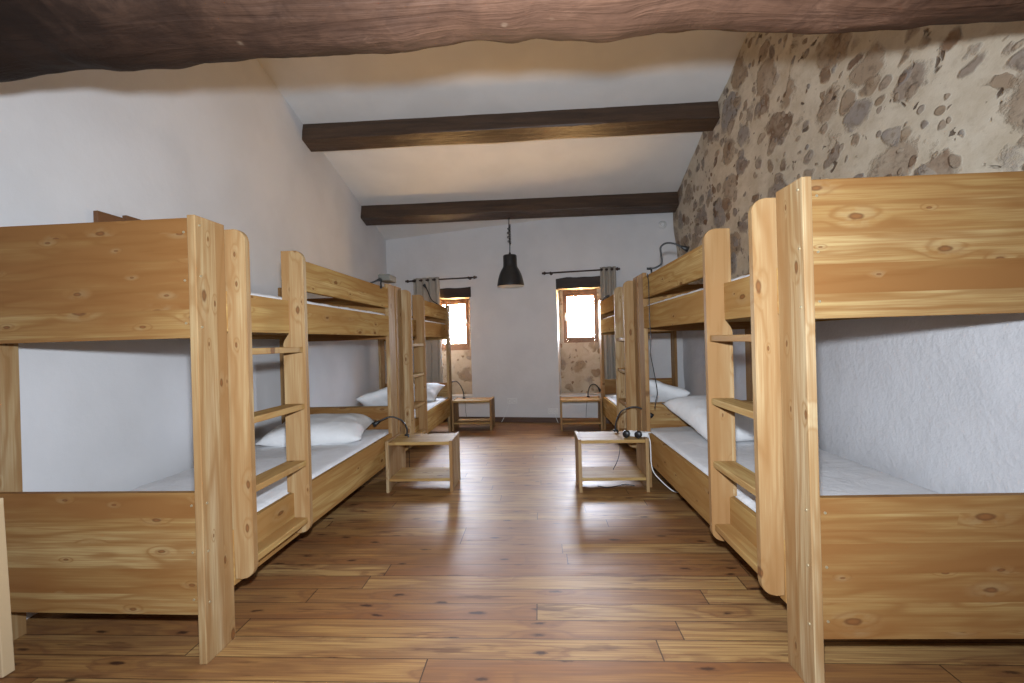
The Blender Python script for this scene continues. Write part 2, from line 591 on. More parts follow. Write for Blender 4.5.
bm = bmesh.new()
prism(bm, [(-2.6, ceil_z(-2.6)), (-0.4, ceil_z(-0.4)), (7.5, ceil_z(7.5)), (7.5, ceil_z(7.5) + 0.2), (-0.4, ceil_z(-0.4) + 0.2), (-2.6, ceil_z(-2.6) + 0.2)], 0, -2.7, 2.4)
struct(finish('ceiling', bm, 'plaster_ceiling'), 'white plaster ceiling sloping down to the far wall')

bm = bmesh.new()
prism(bm, [(-2.5, -0.1), (7.4, -0.1), (7.4, ceil_z(7.4) + .1), (-0.4, ceil_z(-0.4) + .1), (-2.5, ceil_z(-2.5) + .1)], 0, XL - 0.25, XL)
struct(finish('wall_left', bm, 'plaster_white'), 'smooth white plaster wall on the left')

bm = bmesh.new()
box(bm, -2.6, 2.3, -2.5, -2.3, -0.1, 4.4, 0)
struct(finish('wall_front', bm, 'plaster_white'), 'white wall behind the photographer')


# rough right wall: a dense relief grid, limewashed below the bunks and bare stone above
def right_x(y, z):
    base = 1.770 + (0.018 * max(0, y - 1.5)) - 0.058 * max(0, z - 1.3)
    n = noise.fractal(Vector((0.3, y * 1.3, z * 1.5)), 1.0, 2.0, 3)
    amp = 0.010 if z < 1.28 else 0.022
    return base + n * amp


bm = bmesh.new()
NY, NZ = 190, 90
grid = []
for i in range(NY + 1):
    y = -2.5 + 9.5 * i / NY
    top = ceil_z(y) + 0.05
    rowv = []
    for j in range(NZ + 1):
        z = -0.05 + (top + 0.05) * j / NZ
        rowv.append(bm.verts.new((right_x(y, z), y, z)))
    grid.append(rowv)
for i in range(NY):
    for j in range(NZ):
        f = bm.faces.new((grid[i][j], grid[i + 1][j], grid[i + 1][j + 1], grid[i][j + 1]))
        f.smooth = True
ext = [[bm.verts.new((2.3, v.co.y, v.co.z)) for v in (grid[i][0], grid[i][NZ])] for i in range(NY + 1)]
for i in range(NY):
    bm.faces.new((grid[i][0], ext[i][0], ext[i + 1][0], grid[i + 1][0]))
    bm.faces.new((grid[i][NZ], grid[i + 1][NZ], ext[i + 1][1], ext[i][1]))
    bm.faces.new((ext[i][0], ext[i][1], ext[i + 1][1], ext[i + 1][0]))
for i in (0, NY):
    bm.faces.new([*grid[i], ext[i][1], ext[i][0]])
struct(finish('wall_right', bm, 'stone_wall'), 'rubble stone wall on the right, limewashed white below the upper bunks')

# far wall: local x along the wall, local y into the wall
back = empty('wall_back_frame', (0, A_BACK, 0), PHI)
MB_ = back.matrix_basis.copy()
bpy.data.objects.remove(back)
RN = (0.266, 0.863, 0.375, 1.825)      # right niche: x0 x1 z0 z1
LN = (-1.58, -0.976, 0.365, 1.785)
ND = 0.25                              # depth of the window plane
bm = bmesh.new()
TOPZ = 2.95
for x0, x1, z0, z1 in ((-2.7, LN[0], -0.1, TOPZ), (LN[0], LN[1], -0.1, LN[2]), (LN[0], LN[1], LN[3], TOPZ), (LN[1], RN[0], -0.1, TOPZ),
                       (RN[0], RN[1], -0.1, RN[2]), (RN[0], RN[1], RN[3], TOPZ), (RN[1], 2.5, -0.1, TOPZ)):
    box(bm, x0, x1, 0, 0.5, z0, z1, 0)
wall_back = struct(finish('wall_back', bm, 'plaster_back'), 'white plastered far wall with two deep window niches')
wall_back.matrix_basis = MB_
# window openings and the stone breast below them
WR = (0.320, 0.795, 1.086, 1.825)
WL = (-1.560, -1.075, 1.018, 1.785)
for nm, N, W in (('niche_breast', LN, WL), ('niche_breast', RN, WR)):
    bm = bmesh.new()
    nx, nz = 30, 40
    cells = [(N[0], N[1], N[2], W[2])]
    if W[0] - N[0] > 0.03: cells.append((N[0], W[0], W[2], N[3]))
    if N[1] - W[1] > 0.03: cells.append((W[1], N[1], W[2], N[3]))
    for c in cells:
        box(bm, c[0], c[1], ND, ND + 0.22, c[2], c[3], 0)
    o = finish(nm, bm, 'niche_stone', wall_back)
    o['label'] = 'ochre stone and plaster lining of the window niche'

# baseboard
bm = bmesh.new()
box(bm, -2.2, 1.82, -0.018, 0.0, 0.0, 0.072, 0.003)
o = struct(finish('baseboard_back', bm, 'baseboard_wood'), 'dark wooden skirting along the far wall')
o.matrix_basis = MB_


def window(name, W, glass, label, handle_side):
    e = struct(empty(name), label)
    e.matrix_basis = MB_
    fx0, fx1, fz0, fz1 = W
    gx0, gx1, gz0, gz1 = glass
    y0 = ND + 0.01
    bm = bmesh.new()
    t = 0.03
    box(bm, fx0, fx0 + t, y0, y0 + .07, fz0, fz1, .003)
    box(bm, fx1 - t, fx1, y0, y0 + .07, fz0, fz1, .003)
    box(bm, fx0 + t, fx1 - t, y0, y0 + .07, fz1 - t, fz1, .003)
    box(bm, fx0 + t, fx1 - t, y0, y0 + .07, fz0, fz0 + t, .003)
    finish('window_frame', bm, 'frame_wood', e)
    bm = bmesh.new()
    a, b = fx0 + t, fx1 - t
    c, d = fz0 + t, fz1 - t
    y1 = y0 - 0.012
    box(bm, a, gx0, y1, y0 + .04, c, d, .005)
    box(bm, gx1, b, y1, y0 + .04, c, d, .005)
    box(bm, gx0, gx1, y1, y0 + .04, gz1, d, .005)
    box(bm, gx0, gx1, y1, y0 + .04, c, gz0, .005)
    sash = finish('sash', bm, 'frame_wood', e)
    bm = bmesh.new()
    box(bm, gx0, gx1, y0 + .012, y0 + .018, gz0, gz1, 0)
    finish('pane', bm, 'glass', sash)
    hx = gx0 - 0.018 if handle_side < 0 else gx1 + 0.018
    hz = (gz0 + gz1) / 2 + 0.03
    bm = bmesh.new()
    box(bm, hx - .010, hx + .010, y1 - .008, y1, hz - .03, hz + .03, .003)
    tube(bm, [(hx, y1 - .005, hz), (hx, y1 - .04, hz), (hx + .004 * handle_side, y1 - .045, hz - .02), (hx, y1 - .045, hz - .085)], .008, 8)
    finish('window_handle', bm, 'white_plastic', sash)
    # daylight enters here: a portal that only guides the sky's own light
    pl = bpy.data.lights.new(name + '_portal', 'AREA')
    pl.shape = 'RECTANGLE'
    pl.size, pl.size_y = gx1 - gx0, gz1 - gz0
    pl.cycles.is_portal = True
    po = bpy.data.objects.new(name + '_portal', pl)
    COL.objects.link(po)
    po.matrix_basis = MB_ @ Matrix.Translation(((gx0 + gx1) / 2, y0 + .06, (gz0 + gz1) / 2)) @ Matrix.Rotation(-PI / 2, 4, 'X')
    return e


window('window_1', WL, (-1.500, -1.133, 1.12, 1.702), 'small brown framed window in the left niche, glare white', 1)
window('window_2', WR, (0.374, 0.747, 1.164, 1.737), 'small brown framed window in the right niche, glare white', -1)


# the openings cut through behind the niches
def cut_openings():
    bm = bmesh.new()
    bm.from_mesh(wall_back.data)
    bm.clear()
    for x0, x1, z0, z1 in ((-2.7, LN[0], -0.1, TOPZ), (LN[0], LN[1], -0.1, LN[2]), (LN[0], LN[1], LN[3], TOPZ), (LN[1], RN[0], -0.1, TOPZ),
                           (RN[0], RN[1], -0.1, RN[2]), (RN[0], RN[1], RN[3], TOPZ), (RN[1], 2.5, -0.1, TOPZ)):
        box(bm, x0, x1, 0, 0.47, z0, z1, 0)
    bm.to_mesh(wall_back.data)
    bm.free()


cut_openings()

for nm, x0, x1, z0, z1, lab in (('lintel', -1.66, -0.955, 1.775, 1.915, 'blackened oak lintel over the left niche window'),
                                ('lintel', 0.262, 0.93, 1.822, 1.968, 'blackened oak lintel over the right niche window')):
    bm = bmesh.new()
    n = 14
    rows = []
    for i in range(n + 1):
        x = x0 + (x1 - x0) * i / n
        w = [0.012 * noise.noise(Vector((x * 6, kk * 3.1, z0))) for kk in range(3)]
        rows.append([bm.verts.new(v) for v in ((x, -0.012 + w[0], z0 + w[1]), (x, -0.014 + w[0], z1 + w[2]), (x, 0.22, z1 + w[2]), (x, 0.22, z0 + w[1]))])
    for a, b in zip(rows, rows[1:]):
        for j in range(4):
            bm.faces.new((a[j], a[(j + 1) % 4], b[(j + 1) % 4], b[j]))
    bm.faces.new(rows[0][::-1])
    bm.faces.new(rows[-1])
    o = finish(nm, bm, 'lintel_wood')
    o.matrix_basis = MB_
    tag(o, lab, 'lintel')

# ------------------------------------------------------------------ beams
SL = math.atan(0.252)


def beam(y_top, z_top, hgt, dep, label, seed):
    """squared beam lying under the sloping ceiling; (y_top, z_top) is its near upper edge"""
    o_ = Vector((0, y_top, z_top))
    dn = Vector((0, -math.sin(SL), -math.cos(SL)))
    bk = Vector((0, math.cos(SL), -math.sin(SL)))
    bm = bmesh.new()
    x0, x1 = XL - 0.02, 1.80
    n = 48
    rows = []
    for i in range(n + 1):
        x = x0 + (x1 - x0) * i / n
        r = []
        cs = [(0, -0.02), (0, hgt * 0.5), (0.006, hgt - 0.008), (0.012, hgt), (dep - 0.012, hgt), (dep, hgt - 0.012), (dep, -0.02)]
        for q, (b_, d_) in enumerate(cs):
            w = 0.008 * noise.noise(Vector((x * 1.6, q * 2.3, seed))) + 0.003 * noise.noise(Vector((x * 9, q * 2.3, seed)))
            w2 = 0.006 * noise.noise(Vector((x * 1.3, q * 5.3, seed + 4)))
            r.append(bm.verts.new(o_ + bk * (b_ + w) + dn * (d_ + (w2 if d_ > 0 else 0)) + Vector((x, 0, 0))))
        rows.append(r)
    m = len(rows[0])
    for a, b in zip(rows, rows[1:]):
        for j in range(m):
            bm.faces.new((a[j], a[(j + 1) % m], b[(j + 1) % m], b[j]))
    bm.faces.new(rows[0][::-1])
    bm.faces.new(rows[-1])
    return tag(finish('ceiling_beam', bm, 'beam_wood'), label, 'beam')


beam(4.405, 3.288, 0.165, 0.205, 'squared dark brown beam across the ceiling between the gnarled log and the lamp beam', 1.0)
beam(5.870, 2.919, 0.170, 0.215, 'squared dark brown beam nearest the far wall, carrying the pendant lamp', 5.0)

# gnarled log over the near bunks: its lower outline undulates
SIL = [(0, 82), (20, 80), (39, 75.2), (58.6, 72.3), (78, 70.3), (98, 69.7), (117, 71), (137, 71.3), (160, 69.3), (186, 67.4), (212, 63), (232, 60.8), (260, 59),
       (290, 57.7), (340, 54.8), (381, 53.7), (408, 52), (438, 47), (465, 42), (510, 42.5), (534, 39.2), (560, 41), (594, 42.6), (611, 41.9), (635, 36.8), (662, 32.8),
       (688, 30.4), (717, 31.2), (749, 32.8), (784, 33.9), (817, 33.9), (870, 32.2), (930, 25.9), (983, 22.6), (1024, 22.2)]
LOG_Y, LOG_Z = 1.20, 2.145
D_LOG = math.hypot(LOG_Y, LOG_Z - ZC)
ANG = math.atan2(LOG_Z - ZC, LOG_Y)
prof = []
for px, py in SIL:
    u, v = (px - 512), (py - 341.5)
    a, b = cr * u + sr * v, -sr * u + cr * v
    d = rt * (a / F_PX) + fw - up * (b / F_PX)
    el = math.atan2(d.z, d.y)
    r = D_LOG * math.sin(ANG - el)
    yt = LOG_Y + r * math.sin(el)
    prof.append((d.x / d.y * yt, r))


def log_r(x):
    if x <= prof[0][0]: return prof[0][1] + 0.02 * math.sin((x - prof[0][0]) * 5)
    for (xa, ra), (xb, rb) in zip(prof, prof[1:]):
        if x <= xb:
            t = (x - xa) / (xb - xa)
            t = t * t * (3 - 2 * t) * 0.4 + t * 0.6
            return ra + (rb - ra) * t
    return prof[-1][1]


bm = bmesh.new()
rows = []
n, m = 240, 40
x0, x1 = XL - 0.03, 1.78
for i in range(n + 1):
    x = x0 + (x1 - x0) * i / n
    r0 = log_r(x)
    ring_ = []
    for j in range(m):
        th = 2 * PI * j / m
        # keep the traced lower front edge clean and roughen the rest
        amt = 1 - math.exp(-((th - 5.2) / 0.5) ** 2)
        r = r0 * (1 + amt * 0.10 * noise.noise(Vector((x * 2.2, math.cos(th) * 1.3, math.sin(th) * 1.3)))) + 0.006 * noise.noise(Vector((x * 11, math.cos(th) * 5, math.sin(th) * 5)))
        ring_.append(bm.verts.new((x, LOG_Y + r * math.cos(th), LOG_Z + r * math.sin(th))))
    rows.append(ring_)
for a, b in zip(rows, rows[1:]):
    for j in range(m):
        bm.faces.new((a[j], a[(j + 1) % m], b[(j + 1) % m], b[j])).smooth = True
bm.faces.new(rows[0][::-1])
bm.faces.new(rows[-1])
tag(finish('log_beam', bm, 'log_wood'), 'massive gnarled reddish-brown log beam above the near bunks', 'beam')

# ------------------------------------------------------------------ bunk beds
BL, BWID = 2.222, 0.918
PW = 0.16
Z = dict(top=1.62, pu1=1.612, pu0=1.176, pl1=0.616, pl0=0.173, gt=1.583, gb=1.424, bt=1.361, bb=1.201, lt=0.421, lb=0.201, rt=1.604, rb=0.226)


def rail_outline(s):
    o_, i_, nb = -0.079, 0.034, -0.0005          # outer edge, inner edge, notch depth
    R = 0.048
    pts = []
    pts += [(i_, Z['rt']), (o_ + R, Z['rt'])]
    pts += arc(o_ + R, Z['rt'] - R, R, 90, 180)[1:]
    pts += arc(o_ + R, Z['rb'] + R, R, 180, 270)
    pts += [(nb, Z['rb'])]
    pts += [(nb, Z['lt'] + 0.002), (i_, Z['lt'] + 0.002)]
    pts += [(i_, Z['bb'] - 0.05)]
    pts += [(i_ - 0.008, Z['bb'] - 0.032), (i_ - 0.022, Z['bb'] - 0.014), (nb + 0.006, Z['bb'] - 0.004)]
    pts += [(nb, Z['bb'] - 0.002), (nb, Z['bt'] + 0.002), (i_, Z['bt'] + 0.002)]
    return [(s * u, z) for u, z in pts]


def make_bunk(side, loc, rz, label, near):
    s = -1 if side == 'L' else 1
    r2 = 0.603
    e = tag(empty('bunk_bed', loc, rz), label, 'bunk bed', 'pine bunk beds along the walls')
    t = 0.030

    def P(name, mat, u0, u1, v0, v1, z0, z1, parent=e, bev=0.003):
        return part(name, parent, mat, (s * u0, s * u1, v0, v1, z0, z1), bev)
    posts = []
    for u0 in (0.0, BWID - t):
        for v0 in (0.0, BL - PW + 0.005):
            p_ = P('post', 'pine_post', u0, u0 + t, v0, v0 + PW - 0.003, 0.0, Z['top'])
            posts.append((p_, u0, v0))
    up1 = Z['pu1'] if near else 1.54
    pans = [P('end_panel', 'pine_panel', t + .001, BWID - t - .001, .008, .035, Z['pu0'], up1),
            P('end_panel', 'pine_panel', t + .001, BWID - t - .001, .008, .035, Z['pl0'], Z['pl1'])]
    P('end_panel', 'pine_panel', t + .001, BWID - t - .001, BL - .035, BL - .008, Z['pu0'], 1.50)
    P('end_panel', 'pine_panel', t + .001, BWID - t - .001, BL - .035, BL - .008, Z['pl0'], Z['pl1'])
    va, vb = PW - .002, BL - PW + .004
    for ua in (0.0, BWID - .027):
        P('side_board', 'pine_side', ua, ua + .027, va, vb, Z['bb'], Z['bt'])
        P('side_board', 'pine_side', ua, ua + .027, va, vb, Z['lb'], Z['lt'] if ua < .1 else Z['lt'] - .07)
    P('guard_rail', 'pine_side', 0.0, .027, r2 + .0275, vb, Z['gb'], Z['gt'])
    P('guard_rail', 'pine_side', BWID - .027, BWID, va, vb, Z['gb'] - 0.01, Z['gt'] - 0.06)
    for z0 in (Z['bb'] + 0.008, Z['lb'] + 0.02):
        bm = bmesh.new()
        nsl = 15
        for i in range(nsl):
            v = 0.06 + (BL - 0.20) * i / (nsl - 1)
            box(bm, s * (t + .03), s * (BWID - t - .03), v, v + .08, z0 + .022, z0 + .04, .002)
        for ua in (t + .029, BWID - t - .052):
            box(bm, s * ua, s * (ua + .022), .04, BL - .04, z0, z0 + .022, .002)
        finish('slat_base', bm, 'pine_flat', e)
    # ladder: two tall sides with rounded aisle corners and four treads
    lad = empty('ladder')
    lad.parent = e
    for v0 in (0.163, r2):
        bm = bmesh.new()
        prism(bm, rail_outline(s), 1, v0, v0 + 0.027, 0.003)
        finish('ladder_side', bm, 'pine_rail', lad)
    for z in (1.134, 0.857, 0.580, 0.303):
        P('rung', 'pine_flat', -0.068, 0.026, 0.1902, r2 - .0002, z - 0.027, z, lad)
    # bolt caps seen on the near faces
    if near:
        for p_, u0, v0 in posts:
            if u0 == 0.0 and v0 == 0.0:
                bm_list = [(vv, zz) for zz in (1.585, 1.40, 1.215, 0.575, 0.40, 0.215) for vv in (0.022,)]
                for vv, zz in bm_list:
                    bm = bmesh.new()
                    bmesh.ops.create_cone(bm, cap_ends=True, segments=12, radius1=.005, radius2=.0038, depth=.004,
                                          matrix=Matrix.Translation((-s * .0015, vv, zz)) @ Matrix.Rotation(-s * PI / 2, 4, 'Y'))
                    finish('bolt_cap', bm, 'bolt_metal', p_)
        for pan, zs in ((pans[0], (1.56, 1.385, 1.23)), (pans[1], (0.57, 0.40, 0.23))):
            for zz in zs:
                bm = bmesh.new()
                bmesh.ops.create_cone(bm, cap_ends=True, segments=12, radius1=.005, radius2=.0038, depth=.004,
                                      matrix=Matrix.Translation((s * (t + .018), .0075, zz)) @ Matrix.Rotation(PI / 2, 4, 'X'))
                finish('bolt_cap', bm, 'bolt_metal', pan)
    return e


BEDS = {
    'LA': ('L', (-1.2215, 1.609, 0), -0.014),
    'LB': ('L', (-1.182, 3.838, 0), -0.014),
    'RA': ('R', (0.830, 1.500, 0), 0.017),
    'RB': ('R', (0.790, 3.737, 0), 0.010),
}
LAB = {
    'LA': 'pine bunk bed nearest the camera along the left white wall, ladder at its near end',
    'LB': 'pine bunk bed at the far end of the left row, beside the left curtain',
    'RA': 'pine bunk bed nearest the camera along the right stone wall, ladder at its near end',
    'RB': 'pine bunk bed at the far end of the right row, beside the right window',
}
BED = {}
for key, (sd, loc, rz) in BEDS.items():
    BED[key] = make_bunk(sd, loc, rz, LAB[key], key in ('LA', 'RA'))


def bed_mat(key):
    sd, loc, rz = BEDS[key]
    return Matrix.Translation(loc) @ Matrix.Rotation(rz, 4, 'Z')


def soft_slab(name, w, l, h, mat, seed, wr=0.004):
    """mattress in a stretched white sheet: rounded edges and slight creases; origin at its base centre"""
    bm = bmesh.new()
    nx, ny, nz = 26, 50, 5
    bmesh.ops.create_cube(bm, size=1.0)
    bmesh.ops.scale(bm, vec=(w, l, h), verts=bm.verts)
    bmesh.ops.translate(bm, vec=(0, 0, h / 2), verts=bm.verts)
    bmesh.ops.bevel(bm, geom=list(bm.edges), offset=0.022, segments=4, affect='EDGES', profile=0.5)
    for ax, cnt, size in ((0, nx, w), (1, ny, l)):
        for i in range(1, cnt):
            co = [0, 0, 0]
            no = [0, 0, 0]
            co[ax] = -size / 2 + 0.024 + (size - 0.048) * i / cnt
            no[ax] = 1
            bmesh.ops.bisect_plane(bm, geom=bm.verts[:] + bm.edges[:] + bm.faces[:], plane_co=co, plane_no=no)
    for v in bm.verts:
        if v.co.z > h * 0.5:
            q = Vector((v.co.x * 5, v.co.y * 9, seed))
            v.co.z += wr * noise.noise(q) + wr * 0.9 * noise.noise(q * 2.7)
            if v.co.z > h - 0.012:
                v.co.z -= 0.006 * (abs(v.co.x) / (w / 2)) ** 4
    return finish(name, bm, mat, None, True)


def place(o, key, u, v, z, rot=(0, 0, 0)):
    s = -1 if BEDS[key][0] == 'L' else 1
    from mathutils import Euler
    o.matrix_basis = bed_mat(key) @ Matrix.Translation((s * u, v, z)) @ Euler(rot).to_matrix().to_4x4()


MW = BWID - 0.033 - 0.034
for key, a in (('LA', 'near left bunk'), ('LB', 'far left bunk'), ('RA', 'near right bunk'), ('RB', 'far right bunk')):
    for z, h, lev in ((Z['lb'] + 0.061, 0.176, 'lower'), (Z['bb'] + 0.049, 0.138, 'upper')):
        o = soft_slab('mattress', MW, BL - 0.09, h, 'sheet', hash(key + lev) % 17 if False else len(key + lev) + ord(key[0]) * 0.37 + ord(key[1]) * 1.3)
        place(o, key, 0.033 + MW / 2, BL / 2, z)
        tag(o, f'white sheeted mattress on the {lev} bed of the {a}', 'mattress', 'white mattresses in the bunks')


def pillow(name, w, l, h, seed):
    bm = bmesh.new()
    n = 26
    grids = []
    for sgn in (1, -1):
        g = []
        for i in range(n + 1):
            r = []
            for j in range(n + 1):
                u, v = -1 + 2 * i / n, -1 + 2 * j / n
                x = w / 2 * u * (1 - 0.085 * (1 - v * v))
                y = l / 2 * v * (1 - 0.085 * (1 - u * u))
                th = max(0.0, (1 - u ** 4) * (1 - v ** 4)) ** 0.62
                z = sgn * h / 2 * th * (1.15 if sgn > 0 else 0.75)
                if th > 0:
                    q = Vector((x * 7, y * 7, seed + sgn))
                    z += (0.010 * noise.noise(q) + 0.006 * noise.noise(q * 2.4)) * min(1, th * 2)
                r.append(bm.verts.new((x, y, z)))
            g.append(r)
        for i in range(n):
            for j in range(n):
                bm.faces.new((g[i][j], g[i + 1][j], g[i + 1][j + 1], g[i][j + 1])).smooth = True
    bmesh.ops.remove_doubles(bm, verts=bm.verts, dist=0.0005)
    return finish(name, bm, 'pillow_cotton', None, True)


mt = Z['lb'] + 0.061 + 0.176
for key, u, v, z, rot, lab, dims in (
        ('LA', 0.46, 1.80, mt + 0.055, (0.10, 0.0, 0.16), 'white pillow lying flat on the lower bed of the near left bunk', (0.72, 0.52, 0.19)),
        ('LB', 0.205, 0.27, mt + 0.165, (-0.62, -0.30, 0.05), 'white pillow propped up at the near end of the far left bunk', (0.36, 0.44, 0.14)),
        ('LB', 0.36, 1.85, mt + 0.085, (0.35, 0, -0.1), 'white pillow at the far end of the far left bunk', (0.60, 0.42, 0.14)),
        ('RA', 0.43, 1.80, mt + 0.118, (0.25, 0.0, 0.20), 'plump white pillow propped against the end panel of the near right bunk', (0.52, 0.66, 0.19)),
        ('RB', 0.215, 0.28, mt + 0.172, (-0.62, 0.30, 0.0), 'white pillow propped up at the near end of the far right bunk', (0.38, 0.44, 0.15))):
    o = pillow('pillow', dims[0], dims[1], dims[2], u * 31)
    place(o, key, u, v, z, rot)
    tag(o, lab, 'pillow', 'white pillows on the lower beds')

bm = bmesh.new()
for dx in (-0.022, 0.022):
    tube(bm, [(dx, 0, -0.045), (dx * .9, 0, 0.0), (dx * .35, 0, 0.045)], [.013, .012, .007], 10)
tube(bm, [(-0.016, 0, 0.02), (0.016, 0, 0.02)], .006, 8)
o = finish('peg_clip', bm, 'black_plastic')
place(o, 'LB', 0.100, 0.180, mt + 0.262, (-0.6, 0.25, 0.3))
tag(o, 'small two-pronged black clip on the propped pillow of the far left bunk', 'clip')

# ------------------------------------------------------------------ nightstands
def nightstand(loc, rz, label, w=0.515, d=0.335, h=0.392):
    e = tag(empty('nightstand', loc, rz), label, 'nightstand', 'small open pine nightstands')
    t = 0.024
    for x0 in (0, w - t):
        bm = bmesh.new()
        pts = [(0, 0), (0.055, 0), (0.075, 0.018), (d - 0.075, 0.018), (d - 0.055, 0), (d, 0), (d, h), (0, h)]
        prism(bm, pts, 0, x0, x0 + t, 0.003)
        finish('side_panel', bm, 'pine_post', e)
    part('top', e, 'pine_top', (t, w - t, 0.002, d - 0.002, h - 0.032, h - 0.008), 0.003)
    part('shelf', e, 'pine_top', (t, w - t, 0.010, d - 0.010, 0.082, 0.104), 0.003)
    return e


nightstand((-1.1920, 3.500, 0), 0.0, 'open pine nightstand at the end of the near left bunk')
nightstand((0.270, 3.465, 0), 0.0, 'open pine nightstand with a power strip at the end of the near right bunk')
nightstand((-1.138, 5.930, 0), -0.03, 'open pine nightstand under the left window')
nightstand((0.243, 5.790, 0), -0.03, 'open pine nightstand under the right window')


# ------------------------------------------------------------------ clip-on reading lamps
def clip_lamp(path, head_dir, label, r=0.0065, clip_axis=(0, 0, -1), cord=None, hr=0.020, bar=0.05):
    """black gooseneck lamp: jaw clip at the start of the path, flexible neck, small flared head"""
    base = Vector(path[0])
    e = tag(empty('reading_lamp', base), label, 'reading lamp', 'black clip-on reading lamps')
    loc = [Vector(p) - base for p in path]
    sp = smooth_path(loc, 9)
    bm = bmesh.new()
    tube(bm, sp, r, 8)
    finish('gooseneck', bm, 'black_plastic', e)
    hd = Vector(head_dir).normalized()
    bm = bmesh.new()
    p = sp[-1]
    tube(bm, [p - hd * 0.012, p + hd * 0.006, p + hd * 0.02, p + hd * 0.045], [hr * .45, hr * .6, hr * .8, hr], 14)
    finish('lamp_head', bm, 'black_plastic', e)
    ca = Vector(clip_axis)
    bm = bmesh.new()
    side = ca.orthogonal().normalized()
    for off in (0.0, 1.0):
        q = side * (bar * 0.5 * (off * 2 - 1)) if clip_axis[2] == 0 else Vector((0, 0, -bar * off))
        tube(bm, [q - Vector((0.016, 0, 0)), q + Vector((0.016, 0, 0))], .009, 8)
    tube(bm, [Vector((0.014, 0.0, 0.006)), Vector((0.014, -0.010, -bar * .5)), Vector((0.014, 0.0, -bar - .006))], .007, 8)
    finish('clip', bm, 'black_plastic', e)
    if cord:
        bm = bmesh.new()
        tube(bm, smooth_path([Vector(c) - base for c in cord], 8), .0025, 6)
        finish('cord', bm, 'black_plastic', e)
    return e


clip_lamp([(-1.080, 3.70, 0.400), (-1.078, 3.70, 0.455), (-1.115, 3.69, 0.520), (-1.190, 3.67, 0.553), (-1.250, 3.65, 0.540), (-1.285, 3.63, 0.522)],
          (-0.9, -0.2, -0.5), 'black gooseneck reading lamp clipped to the near left nightstand',
          cord=[(-1.066, 3.70, 0.345), (-1.07, 3.72, 0.25), (-1.075, 3.74, 0.13)])
clip_lamp([(0.590, 3.74, 0.400), (0.596, 3.74, 0.470), (0.640, 3.73, 0.555), (0.730, 3.71, 0.590), (0.800, 3.70, 0.570), (0.835, 3.69, 0.545)],
          (0.8, -0.2, -0.7), 'black gooseneck reading lamp clipped to the near right nightstand',
          cord=[(0.604, 3.74, 0.345), (0.62, 3.74, 0.27), (0.60, 3.72, 0.18), (0.555, 3.69, 0.106)])
clip_lamp([(-1.010, 6.15, 0.395), (-1.016, 6.15, 0.47), (-1.050, 6.14, 0.56), (-1.095, 6.13, 0.615), (-1.135, 6.12, 0.622), (-1.160, 6.11, 0.612)],
          (-0.8, -0.1, -0.6), 'black gooseneck reading lamp clipped to the nightstand under the left window',
          cord=[(-0.996, 6.15, 0.335), (-1.0, 6.19, 0.22), (-0.99, 6.22, 0.12)])
clip_lamp([(0.612, 6.02, 0.395), (0.616, 6.02, 0.46), (0.640, 6.02, 0.525), (0.680, 6.01, 0.553), (0.720, 6.0, 0.540), (0.748, 6.0, 0.500)],
          (0.5, -0.1, -0.9), 'black gooseneck reading lamp clipped to the nightstand under the right window',
          cord=[(0.598, 6.02, 0.335), (0.59, 6.05, 0.24), (0.585, 6.08, 0.12)])
# clipped to the guard boards of the upper beds
clip_lamp([(0.806, 3.40, 1.625), (0.845, 3.39, 1.628), (0.888, 3.38, 1.655), (0.885, 3.37, 1.715), (0.880, 3.36, 1.765), (0.915, 3.35, 1.792), (0.97, 3.34, 1.785), (1.02, 3.33, 1.757)],
          (0.9, 0, -0.4), 'black S-curved reading lamp clipped to the upper guard board of the near right bunk', clip_axis=(0, 0, -1), bar=0.055)
clip_lamp([(-1.200, 3.50, 1.625), (-1.225, 3.49, 1.618), (-1.255, 3.48, 1.606), (-1.285, 3.47, 1.598)],
          (-1, -0.1, -0.25), 'black reading lamp clipped to the upper guard board of the near left bunk', bar=0.055)
clip_lamp([(-1.205, 5.74, 1.595), (-1.26, 5.74, 1.63), (-1.32, 5.745, 1.68), (-1.36, 5.75, 1.78), (-1.385, 5.75, 1.83)],
          (-0.5, -0.1, 0.8), 'black reading lamp clipped to the upper guard board of the far left bunk', bar=0.05)
clip_lamp([(0.800, 5.76, 1.60), (0.815, 5.76, 1.625), (0.835, 5.76, 1.64)],
          (1, 0, 0.1), 'small black reading lamp clipped to the upper guard board of the far right bunk', bar=0.05)

# junction box resting on the end posts of the left bunks
bm = bmesh.new()
box(bm, -0.045, 0.045, -0.085, 0.085, 0, 0.050, 0.006)
o = finish('junction_box', bm, 'grey_box')
o.location = (-1.165, 3.585, 1.621)
bm = bmesh.new()
tube(bm, smooth_path([(-0.02, -0.086, 0.02), (-0.03, -0.11, 0.012), (-0.06, -0.13, -0.01)], 6), .003, 6)
finish('cord', bm, 'black_plastic', o)
tag(o, 'small grey junction box on top of the end post of the near left bunk', 'box')

